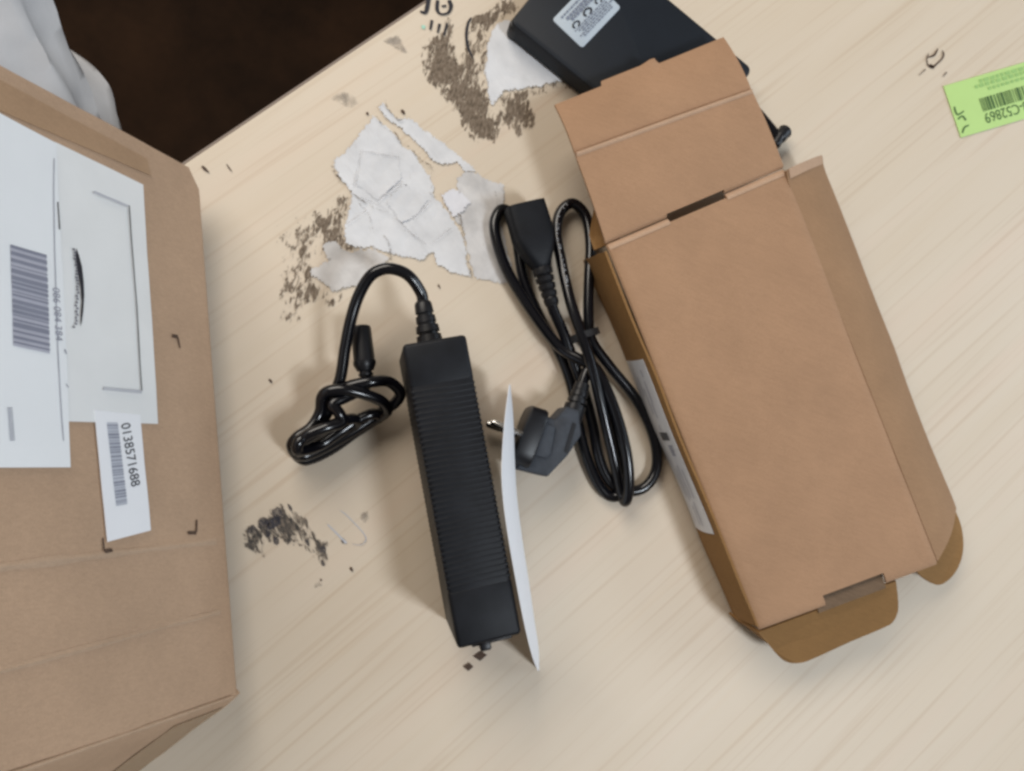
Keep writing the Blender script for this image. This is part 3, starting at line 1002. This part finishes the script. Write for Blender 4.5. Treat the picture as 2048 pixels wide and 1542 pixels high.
def tuck_pos(u, v):
    k = v
    if v > .9:                                   # uneven front edge with a tab and a torn lip
        e = 0
        if u < .27: e = -.035
        elif u > .60: e = -.03 + .05 * (u - .6)
        else: e = .05
        if .50 < u < .60: e += .02 * math.sin((u - .5) * 31.4)
        k = v + e * (v - .9) / .1
    p = tk(u, k)
    return p + UZ * (nzv(p, 18, .0010, 9) + .0018 * math.sin(math.pi * min(1, v)) - .0010 * max(0, 1 - v / .05) ** 2 + (.0025 * max(0, v - .9) / .1 if .53 < u < .59 else 0))


V, F = sheet(sorted(set(lin(0, 1, 36) + [.265, .275, .595, .605])), sorted(set(lin(0, 1, 10) + [.02, .95])), tuck_pos, CT)
obj('tuck_flap', V, F, KRAFT_IN, box, 50)
for nm, fn, v0, v1, u0, u1 in (('crease', main_pos, .0, .016, .004, .333), ('crease', main_pos, .0, .016, .655, .996), ('crease', lid_pos, .955, .999, .004, .996)):
    V, F = sheet(lin(u0, u1, 16), lin(v0, v1, 4), lambda u, v: fn(u, v) + UZ * (.0003 + .0005 * math.sin(math.pi * (v - v0) / (v1 - v0))), .0002 if fn is lid_pos else -.0002)
    obj(nm, V, F, KRAFT_CREASE, box, 60)
# left side wall down to the desk
L1, L4 = at(1168, 521, .0016), at(1461, 1222, .0016)
lw = bil(P1 + Vector((-.0013, -.004, -.0008)), P4 + Vector((-.0013, .002, -.0008)), L4, L1)


def left_pos(u, v):
    p = lw(u, v)
    t = .0012 * mnoise.noise(Vector((v * 40, 3.1, 0))) if u < .02 else 0
    return p + Vector((-.92, -.39, 0)) * (nzv(p, 20, .0012, 2) + .0022 * math.sin(math.pi * v)) + Vector((-.35, .9, 0)) * t


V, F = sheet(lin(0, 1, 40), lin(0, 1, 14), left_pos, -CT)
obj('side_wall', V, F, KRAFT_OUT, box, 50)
# dust flap under the lid at the far left corner
V, F = prism([at(1178, 470, .030), at(1190, 405, .030), at(1230, 420, .034), at(1240, 478, .036), at(1188, 500, .030)], CT)
obj('dust_flap', V, F, KRAFT_OUT, box)
# right side wall, splayed
R2, R3 = at(1636, 315, .020), at(1908, 1016, .016)
rw = bil(P2 + Vector((-.0012, -.0025, -.0017)), R2, R3, P3 + Vector((-.0012, .0015, -.0017)))


def right_pos(u, v):
    bow = .0035 * math.sin(math.pi * min(1, max(0, (v - .55) / .42))) * u
    p = rw(u, v)
    lip = .003 * max(0, 1 - v / .03) * 1
    return p + Vector((.92, .38, .3)) * (nzv(p, 16, .0012, 7) * u) + Vector((-.9, .4, .2)) * bow + UZ * (.0035 * math.sin(math.pi * u) + lip)


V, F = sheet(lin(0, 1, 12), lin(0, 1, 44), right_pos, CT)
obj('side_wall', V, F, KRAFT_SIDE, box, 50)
V, F = sheet(lin(.05, .99, 8), lin(.0, .022, 4), lambda u, v: right_pos(u, v) + UZ * .0021, .0002)
obj('crease', V, F, KRAFT_CREASE, box, 50)
# front flap hanging from the near edge, with the tab slot
fp = [(1519, 1264, BH - .003), (1640, 1219, BH - .003), (1767, 1172, BH - .003), (1792, 1162, BH - .004), (1796, 1195, .034), (1796, 1222, .030), (1786, 1244, .027), (1764, 1257, .026), (1700, 1284, .024), (1630, 1316, .022), (1600, 1326, .022),
      (1574, 1324, .022), (1554, 1309, .025), (1528, 1277, .035)]
def smooth_outline(pts, keep):
    P = [at(*p) for p in pts]
    return P[:keep] + spline(P[keep:], 4)


V, F = prism(smooth_outline(fp, 3), CT)
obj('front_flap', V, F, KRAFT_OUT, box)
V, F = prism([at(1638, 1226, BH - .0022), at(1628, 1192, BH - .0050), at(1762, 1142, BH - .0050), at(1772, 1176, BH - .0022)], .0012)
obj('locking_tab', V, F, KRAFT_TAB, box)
# rounded corner flap at the near right
cf = [(1850, 1046, .030), (1880, 1032, .026), (1912, 1024, .020), (1922, 1050, .018), (1927, 1085, .016), (1923, 1118, .015), (1910, 1146, .014), (1892, 1164, .014), (1875, 1170, .015), (1856, 1162, .018),
      (1840, 1150, .022), (1828, 1134, .027)]
V, F = prism(smooth_outline(cf, 2), CT)
obj('dust_flap', V, F, KRAFT_OUT, box)
cf = [(1460, 1223, .004), (1521, 1262, BH - .003), (1540, 1284, .032), (1528, 1275, .024), (1500, 1252, .012), (1478, 1240, .003)]
V, F = prism([at(*p) for p in cf], CT)
obj('dust_flap', V, F, KRAFT_OUT, box)
# long rating label on the left wall
wn = (left_pos(.5, .5) - left_pos(.5, .49)).cross(left_pos(.51, .5) - left_pos(.5, .5)).normalized()
if wn.x > 0: wn = -wn


def on_wall(u, v, off=.0008):
    q = left_pos(u, v)
    return q + wn * off


stk = MB()
V, F = sheet(lin(.285, .755, 24), lin(.13, .86, 6), lambda u, v: on_wall(u, v, .0007), -.0003)
lab = obj('rating_label', V, F, WHITE_STICK, box, 60)
b = MB()


def wall_rect(bm, u0, u1, v0, v1, n=6):
    us = lin(u0, u1, n)
    V = [on_wall(u, v0, .0013) for u in us] + [on_wall(u, v1, .0013) for u in us]
    bm.add(V, [[i, i + 1, n + 2 + i, n + 1 + i] for i in range(n)])


wall_rect(b, .293, .735, .63, .645, 16)
for (u0, u1, v) in ((.34, .40, .30), (.36, .43, .42), (.33, .38, .50), (.40, .44, .33), (.58, .66, .25), (.57, .66, .36), (.58, .67, .46), (.60, .66, .54), (.67, .735, .34), (.68, .735, .44), (.46, .475, .40), (.31, .33, .28)):
    wall_rect(b, u0, u1, v, v + .022)
for k in range(5): wall_rect(b, .515 + k * .006, .519 + k * .006, .25 + .02 * (k % 2), .38)
o = b.build('label_print', INK_SOFT, lab)
b = MB()
for k in range(5): wall_rect(b, .480 + k * .0045, .4832 + k * .0045, .24, .52, 1)
o = b.build('label_code', INK, lab)

# ---------------------------------------------------------------- black labelled case under the tuck flap
DZ = .018
k3, kr, kl, k1 = at(1507, 137, DZ), at(1335, -6, DZ), at(1105, 112, DZ), at(1037, 22, DZ)
dx = (k3 - kr).normalized()
dy = Vector((-dx.y, dx.x, 0))
dw = abs((k3 - kl).dot(dy))
dl = (k3 - k1).dot(dx)
k1 = k3 - dx * dl - dy * dw
dc_ = k1 + dx * dl / 2 + dy * dw / 2
case = thing('black_case', (dc_.x, dc_.y, 0), 'flat black plastic case with grey rating label, partly under the carton flap', 'electronic device')


def rrect(c, ax, ay, sx, sy, r, z0, z1, inset=0.0015, n=6):
    out = []
    for z, ins in ((z0, inset), (z0 + inset, 0), (z1 - inset, 0), (z1 - inset * .3, inset * .3), (z1, inset)):
        ring = []
        for (qx, qy, a0) in ((1, 1, 0), (-1, 1, 90), (-1, -1, 180), (1, -1, 270)):
            for k in range(n + 1):
                a = math.radians(a0 + 90 * k / n)
                ring.append(Vector((c.x, c.y, z)) + ax * (qx * (sx / 2 - r) + (r - ins) * math.cos(a)) + ay * (qy * (sy / 2 - r) + (r - ins) * math.sin(a)))
        out.append(ring)
    k = len(out[0])
    V = [p for ring in out for p in ring]
    F = [list(range(k))[::-1], [4 * k + i for i in range(k)]]
    for j in range(4):
        F += [[j * k + i, j * k + (i + 1) % k, (j + 1) * k + (i + 1) % k, (j + 1) * k + i] for i in range(k)]
    return V, F


V, F = rrect(dc_, dx, dy, dl, dw, .0045, .001, DZ, .002)
obj('body', V, F, DEVICE, case, 40)
V, F = rrect(dc_ - dx * (dl / 2 - .0035) + UZ * 0, dx, dy, .009, dw + .0008, .004, .0005, DZ - .004, .002)
obj('end_cap', V, F, BLACK_RUB, case, 40)
for s in (-1, 1):
    V, F = lathe(Vector((dc_.x, dc_.y, 0)) + dx * (s * dl * .4) + dy * (dw * .4), UZ, [(0, .004), (.0009, .004), (.0012, .003)], 12)
    obj('foot', V, F, BLACK_RUB, case, 40)
la, lb, lc, ld_ = at(1106, 42, DZ), at(1166, 99, DZ), at(1240, 14, DZ), at(1180, -43, DZ)
lx = (lb - la).normalized()
ly = (lc - lb)
ly = (ly - lx * lx.dot(ly)).normalized()
lcc = (la + lb + lc + ld_) / 4
LX, LY = (lb - la).length, (lc - lb).dot(ly)
V, F = rrect(lcc, lx, ly, LX, LY, .002, DZ - .0002, DZ + .0006, .0002)
lb_o = obj('rating_label', V, F, LABEL_GREY, case, 40)
LP = lambda a, c: lcc + lx * (a * LX / 2) + ly * (c * LY / 2) + UZ * .0010
b = MB()
for row, (a0, a1) in enumerate(((-.78, -.70), (-.58, -.44), (-.40, -.24), (.16, .22), (.28, .34), (.40, .46), (.52, .58), (.64, .70))):
    c = -.75 + .1 * (row % 3)
    end = .82 if row > 2 else .55
    while c < end:
        w = rnd.uniform(.04, .16)
        b.add([LP(a0, c), LP(a1, c), LP(a1, c + w), LP(a0, c + w)], [[0, 1, 2, 3]])
        c += w + .035
b.build('label_print', mat_plain('dim_label_print', (0.17, 0.19, 0.25), 0.6, 0.3, 0.2, 500), lb_o)
b = MB()
for (ac_, cc, sz) in ((.0, -.55, .17), (-.02, .05, .20), (-.03, .62, .17)):
    n = 14
    for k in range(n - 2):
        a0, a1 = 2 * math.pi * k / n, 2 * math.pi * (k + 1) / n
        b.add([LP(ac_ + sz * .9 * math.cos(a0), cc + sz * math.sin(a0)), LP(ac_ + sz * .9 * math.cos(a1), cc + sz * math.sin(a1)),
               LP(ac_ + sz * .55 * math.cos(a1), cc + sz * .6 * math.sin(a1)), LP(ac_ + sz * .55 * math.cos(a0), cc + sz * .6 * math.sin(a0))], [[0, 1, 2, 3]])
b.build('label_symbol', INK, lb_o)

# cable end that pokes out from under the lid
ce = thing('cable_end', at(1556, 272, 0), 'short black cable end poking out from under the carton lid', 'cable')
V, F = tube(spline([at(*p) for p in [(1490, 205, .0056), (1515, 232, .0056), (1540, 262, .0056), (1556, 284, .0056)]], 6), .0046, 12)
obj('cable', V, F, CABLE, ce, 60)
V, F = tube(spline([at(*p) for p in [(1548, 292, .007), (1557, 278, .0075), (1566, 267, .0075), (1573, 260, .007)]], 6), [.0030] + [.0038] * 6 + [.0046] * 8 + [.0050, .0047, .0042, .003][:4], 12)
obj('cable_plug', V, F, BLACK_RUB, ce, 60)

# ---------------------------------------------------------------- big parcel leaning back at the left
PZ = .018
pu = -(ROT @ Vector(((1390 - CX) / FPX, -(885 - CY) / FPX, -1.0))).normalized()
pe0, pe1 = at(402, 348, PZ), at(482, 1385, PZ)
pl = pe1 - pe0
pl = (pl - pu * pl.dot(pu)).normalized()
pn = pu.cross(pl)
if pn.x < 0: pn = -pn
PL = (pe1 - pe0).dot(pl)
parcel = thing('parcel', pe0 + pl * .14, 'big brown cardboard parcel with white shipping labels leaning at the left of the desk', 'parcel')
PS = .235


def pbump(s, t):
    b0 = .0006 * mnoise.noise(Vector((s * 16, t * 16, 1.3))) + .0002 * mnoise.noise(Vector((s * 60, t * 60, 4.0)))
    for k, w in ((.206 - .05 * s, .0010), (.243 - .05 * s, .0007)):
        b0 += .0006 * math.exp(-((t - k) / w) ** 2)
    return b0 * min(1, s / .01)


def par(s, t, off=0.0): return pe0 + pu * s + pl * t + pn * (pbump(s, t) + off)


def pst(px, py):
    q = on_plane(px, py, pe0, pn) - pe0
    return q.dot(pu), q.dot(pl)


def ppx(px, py, off=.0006): return par(*pst(px, py), off)


tend = lambda s: PL - .1175 * s


def parcel_pos(s, v):
    t = v * tend(s)
    p = par(s, t) - pu * (.0081 * v * max(0, 1 - s / .12))
    r = .004
    if s < r: p -= pn * (r - math.sqrt(max(0, r * r - (r - s) ** 2)))
    tt = tend(s) - t
    if t < .006 : p += pu * 0.0
    if s < .02 and t < .010: p += pu * (.010 - t) * .9 * max(0, 1 - s / .02)
    return p


V, F = sheet(sorted(set(lin(0, PS, 40) + [.0004, .0012, .0022, .0032, .004, .012])), sorted(set(lin(0, 1, 60) + [.715, .72])), parcel_pos, 0.040)
# thickness direction must run away from the camera
test = V[len(V) // 2] - V[0]
obj('carton_body', V, F, KRAFT_PARCEL, parcel, 45)
# sloping crushed end below the crease
ed = (pl * math.cos(math.radians(58)) - pn * math.sin(math.radians(58))).normalized()
en = (pn * math.cos(math.radians(58)) + pl * math.sin(math.radians(58))).normalized()


def epx(px, py):
    q = on_plane(px, py, pe1, en) - pe1
    return q.dot(pu), q.dot(ed)


ends = [epx(482, 1408), epx(470, 1428), epx(440, 1450), epx(300, 1542), epx(150, 1640)]


def end_pos(s, v):
    a = pe0 + pu * (s - .0081 * max(0, 1 - s / .12)) + pl * tend(s)
    e = [(ends[0][0] - .004, ends[0][1])] + list(ends)
    ss = [q[0] for q in e]
    k = 0
    while k < len(e) - 2 and s > ss[k + 1]: k += 1
    f = (s - ss[k]) / max(1e-6, ss[k + 1] - ss[k])
    f = min(1.6, max(0, f))
    dd = e[k][1] + (e[k + 1][1] - e[k][1]) * f
    base = (a - pe1).dot(ed)
    L = max(.002, dd - base)
    n = nzv(a, 30, .0012, 4) * v
    return a + ed * (L * v) + pn * (.0018 * math.sin(math.pi * min(1, v * 4)) * (1 if v < .25 else 0) + n)


V, F = sheet(lin(0, PS, 40), [0, .03, .06, .1, .15, .2, .3, .45, .6, .8, 1], end_pos, .020)
obj('end_flap', V, F, KRAFT_PARCEL, parcel, 45)
for k0, amp_, wd in ((.206, .0006, .0045), (.243, .0005, .0035)):
    V, F = sheet(lin(.006, PS, 40), lin(-1, 1, 4), lambda s, v: par(s, k0 - .05 * s + v * wd * .4 * (1 + .5 * mnoise.noise(Vector((s * 50, k0 * 90, 0)))), .0002 + amp_ * (1 - v * v) * .5), .0002)
    obj('crease', V, F, KRAFT_PCREASE, parcel, 60)
V, F = sheet(lin(.008, PS, 60), lin(-1, 1, 4), lambda s, v: pe0 + pu * (s - .0081 * max(0, 1 - s / .12)) + pl * (tend(s) + .0004) + (pl * .6 * v + pn * (.7 - .5 * v * v)) * (.0013 + .0007 * mnoise.noise(Vector((s * 70, 3, 0)))) + pn * .0004, .0004)
obj('crease', V, F, KRAFT_PCREASE, parcel, 60)
# tape
qt = lambda L, off: [ppx(x, y, off) for x, y in L]


def decal(name, pts, material, parent, off, th=.0003):
    return obj(name, *prism(qt(pts, off), th, pn), material, parent)


def pst_sheet(name, corners, material, parent, off, nu=14, nv=14, th=.0002):
    """label that follows the board: corners in the photograph"""
    c = [pst(*q) for q in corners]
    def pos(u, v):
        s = (c[0][0] * (1 - u) + c[1][0] * u) * (1 - v) + (c[3][0] * (1 - u) + c[2][0] * u) * v
        t = (c[0][1] * (1 - u) + c[1][1] * u) * (1 - v) + (c[3][1] * (1 - u) + c[2][1] * u) * v
        return par(s, t, off)
    V, F = sheet(lin(0, 1, nu), lin(0, 1, nv), pos, th)
    return obj(name, V, F, material, parent, 60)


TAPE_P = mat_kraft('clear_tape_over_kraft', (0.40, 0.26, 0.16), 0.05, 0.5)
pst_sheet('tape', [(-120, 95), (292, 318), (300, 352), (-120, 170)], TAPE_P, parcel, .0004)
# end tape wrapped over the corner
eb = []
V, F = sheet(lin(.004, .040, 8), lin(0.1, .97, 8), lambda s, v: end_pos(s, v) + en * .0005, .0002)
obj('tape', V, F, mat_kraft('brown_tape_film', (0.31, 0.195, 0.105), 0.03, 0.25), parcel, 60)
lab1 = pst_sheet('pouch_label', [(108, 285), (283, 370), (313, 848), (130, 843)], PAPER2, parcel, .0007)
lab2 = pst_sheet('shipping_label', [(-150, 150), (108, 287), (138, 935), (-150, 936)], PAPER, parcel, .0011)
lab3 = pst_sheet('barcode_sticker', [(185, 820), (276, 830), (297, 1061), (211, 1084)], mat_plain('white_sticker_gloss', (0.82, 0.83, 0.86), 0.5, 0.35, 0.01), parcel, .0010, 6, 12, .0003)


def pbars(name, corners, material, parent, off, along, wmin, wmax, gmin, gmax, seed):
    r = random.Random(seed)
    c = [pst(*q) for q in corners]
    P = lambda u, v: par((c[0][0] * (1 - u) + c[1][0] * u) * (1 - v) + (c[3][0] * (1 - u) + c[2][0] * u) * v,
                         (c[0][1] * (1 - u) + c[1][1] * u) * (1 - v) + (c[3][1] * (1 - u) + c[2][1] * u) * v, off)
    b = MB()
    v = 0
    while v < 1:
        w = min(r.uniform(wmin, wmax), 1 - v)
        b.add([P(0, v), P(.5, v), P(1, v), P(1, v + w), P(.5, v + w), P(0, v + w)], [[0, 1, 2, 3, 4, 5]])
        v += w + r.uniform(gmin, gmax)
    return b.build(name, material, parent)


pbars('barcode_ground', [(15, 490), (87, 511), (93, 708), (20, 692)], mat_plain('blurred_barcode_grey', (0.46, 0.46, 0.53), 0.6, 0.3), lab2, .0016, 1, 1, 1, 1, 1, 1)
pbars('barcode', [(15, 490), (87, 511), (93, 708), (20, 692)], mat_plain('barcode_grey', (0.23, 0.24, 0.30), 0.6, 0.3), lab2, .0018, 1, .010, .045, .012, .035, 5)
pbars('barcode_ground', [(209, 845), (231, 845), (250, 1008), (228, 1012)], mat_plain('blurred_code_pale', (0.52, 0.54, 0.60), 0.6, 0.3), lab3, .0014, 1, 1, 1, 1, 1, 1)
pbars('barcode', [(209, 850), (231, 850), (250, 1008), (228, 1012)], INK_SOFT, lab3, .0016, 1, .006, .030, .012, .035, 9)
pt1 = lambda x, y: ppx(x, y, .0018)
strokes('print_line', [([(102, 318), (102, 400), (103, 500), (106, 640), (112, 760), (122, 882)], 1.6)], INK_SOFT, 0, lab2, pt=pt1)
strokes('print_line', [([(110, 405), (113, 460)], 2.0)], INK, 0, lab1, pt=pt1)
strokes('print_line', [([(252, 412), (260, 520), (268, 640), (277, 782)], 2.0)], INK, 0, lab1, pt=pt1)
strokes('print_line', [([(181, 385), (250, 414)], 5)], INK_PALE, 0, lab1, pt=pt1)
strokes('print_line', [([(200, 778), (277, 785)], 6)], INK_PALE, 0, lab1, pt=pt1)
# the dark printed curve on the pouch
outer = [(143, 494), (150, 512), (156, 528), (160, 560), (161, 590), (158, 628), (154, 648), (151, 662)]
inner = [(147, 656), (147, 640), (150, 622), (150, 600), (148, 580), (146, 560), (143, 540), (140, 520), (138, 500)]
b = MB()
pl_ = [ppx(x, y, .0019) for x, y in [(146, 497), (152, 515), (157, 535), (160, 565), (161, 592), (159, 622), (156, 645), (153, 655), (154, 630), (156, 605), (154, 580), (151, 560), (148, 540), (145, 518)]]
b.add(pl_, [list(range(len(pl_)))])
b.build('printed_curve', INK, lab1)
b = MB()
for k in range(26):
    y = 500 + k * 6.2
    x = 146 + 8.5 * math.sin((k + 2) / 29 * math.pi) - 5.5
    q = blot(x + rnd.uniform(-2.5, 2), y, 2.6, 7, 1.2, .8)
    b.add([ppx(a, c, .0017) for a, c in q], [list(range(len(q)))])
b.build('printed_scrawl', mat_plain('grey_scrawl', (0.20, 0.20, 0.23), 0.6, 0.3, 0.3, 700), lab1)


def ptext(name, s, px, py, px2, py2, material, parent, off, size, squeeze=1.0):
    """text that runs from one pixel to another on the parcel face"""
    a, c = ppx(px, py, off), ppx(px2, py2, off)
    xd = (c - a).normalized()
    yd = pn.cross(xd).normalized()
    V, F = text_mesh(s, size)
    w = max(v.x for v in V)
    k = (c - a).length / w
    return obj(name, [a + xd * (v.x * k) + yd * v.y for v in V], F, material, parent)


ptext('number_print', '086 084 384', 98, 575, 105, 682, INK_SOFT, lab2, .0018, .0052)
ptext('number_print', '0138571688', 237, 848, 258, 975, INK, lab3, .0016, .0085)
ptext('small_print', 'IIIIIIIIIIIIIIIII', 8, 815, 14, 882, INK_SOFT, lab2, .0018, .0035)
strokes('print_mark', [([(122, 700), (126, 709)], [3, 2]), ([(125, 769), (130, 776)], [2, 1.5])], INK_SOFT, 0, lab1, pt=pt1)
for L in ([((342, 672), (353, 674)), ((353, 674), (358, 697))], [((392, 1040), (391, 1064)), ((391, 1066), (374, 1066))], [((204, 1076), (206, 1104)), ((206, 1103), (222, 1100))]):
    strokes('corner_mark', [(list(L[0]), [7, 7] if L[0][0][0] == 342 else [3, 3]), (list(L[1]), [3, 2] if L[0][0][0] == 342 else [7, 6])], INK_BROWN, 0, parcel, pt=lambda x, y: ppx(x, y, .0008))

# ---------------------------------------------------------------- white garment behind the parcel
gar = thing('white_garment', at(80, 120, -.12), 'white cotton garment folds showing behind the brown parcel over the dark floor', 'clothing')


def cloth_tube(name, pts, rads, seed, folds, parent):
    n = 8
    path = spline([at(*p) for p in pts], n)
    rr = spline([Vector((r, 0, 0)) for r in rads], n)
    V, F = tube(path, [r.x for r in rr], 48)
    out = []
    for i, v in enumerate(V):
        c = path[min(i // 48, len(path) - 1)]
        d = v - c
        k = i // 48
        an = (i % 48) / 48 * 2 * math.pi
        f = 1 + .20 * (1 - abs(math.sin(folds * .5 * an + .04 * k + seed + .5 * mnoise.noise(c * 14)))) ** 1.5 - .06 + .03 * math.sin(2 * an + .1 * k) + .04 * mnoise.noise(v * 26 + Vector((seed, 0, 0))) + .02 * mnoise.noise(v * 70)
        out.append(c + d * f)
    return obj(name, out, F, CLOTH, parent, 80)


cloth_tube('sleeve', [(-190, -190, -.02), (-120, -60, -.04), (-60, 60, -.06), (10, 170, -.08), (80, 280, -.10), (160, 410, -.12)], [.052, .049, .047, .043, .038, .032], 1.0, 9, gar)
cloth_tube('cuff', [(60, 110, -.16), (120, 190, -.16), (152, 262, -.16), (180, 360, -.16)], [.020, .030, .030, .024], 4.0, 7, gar)
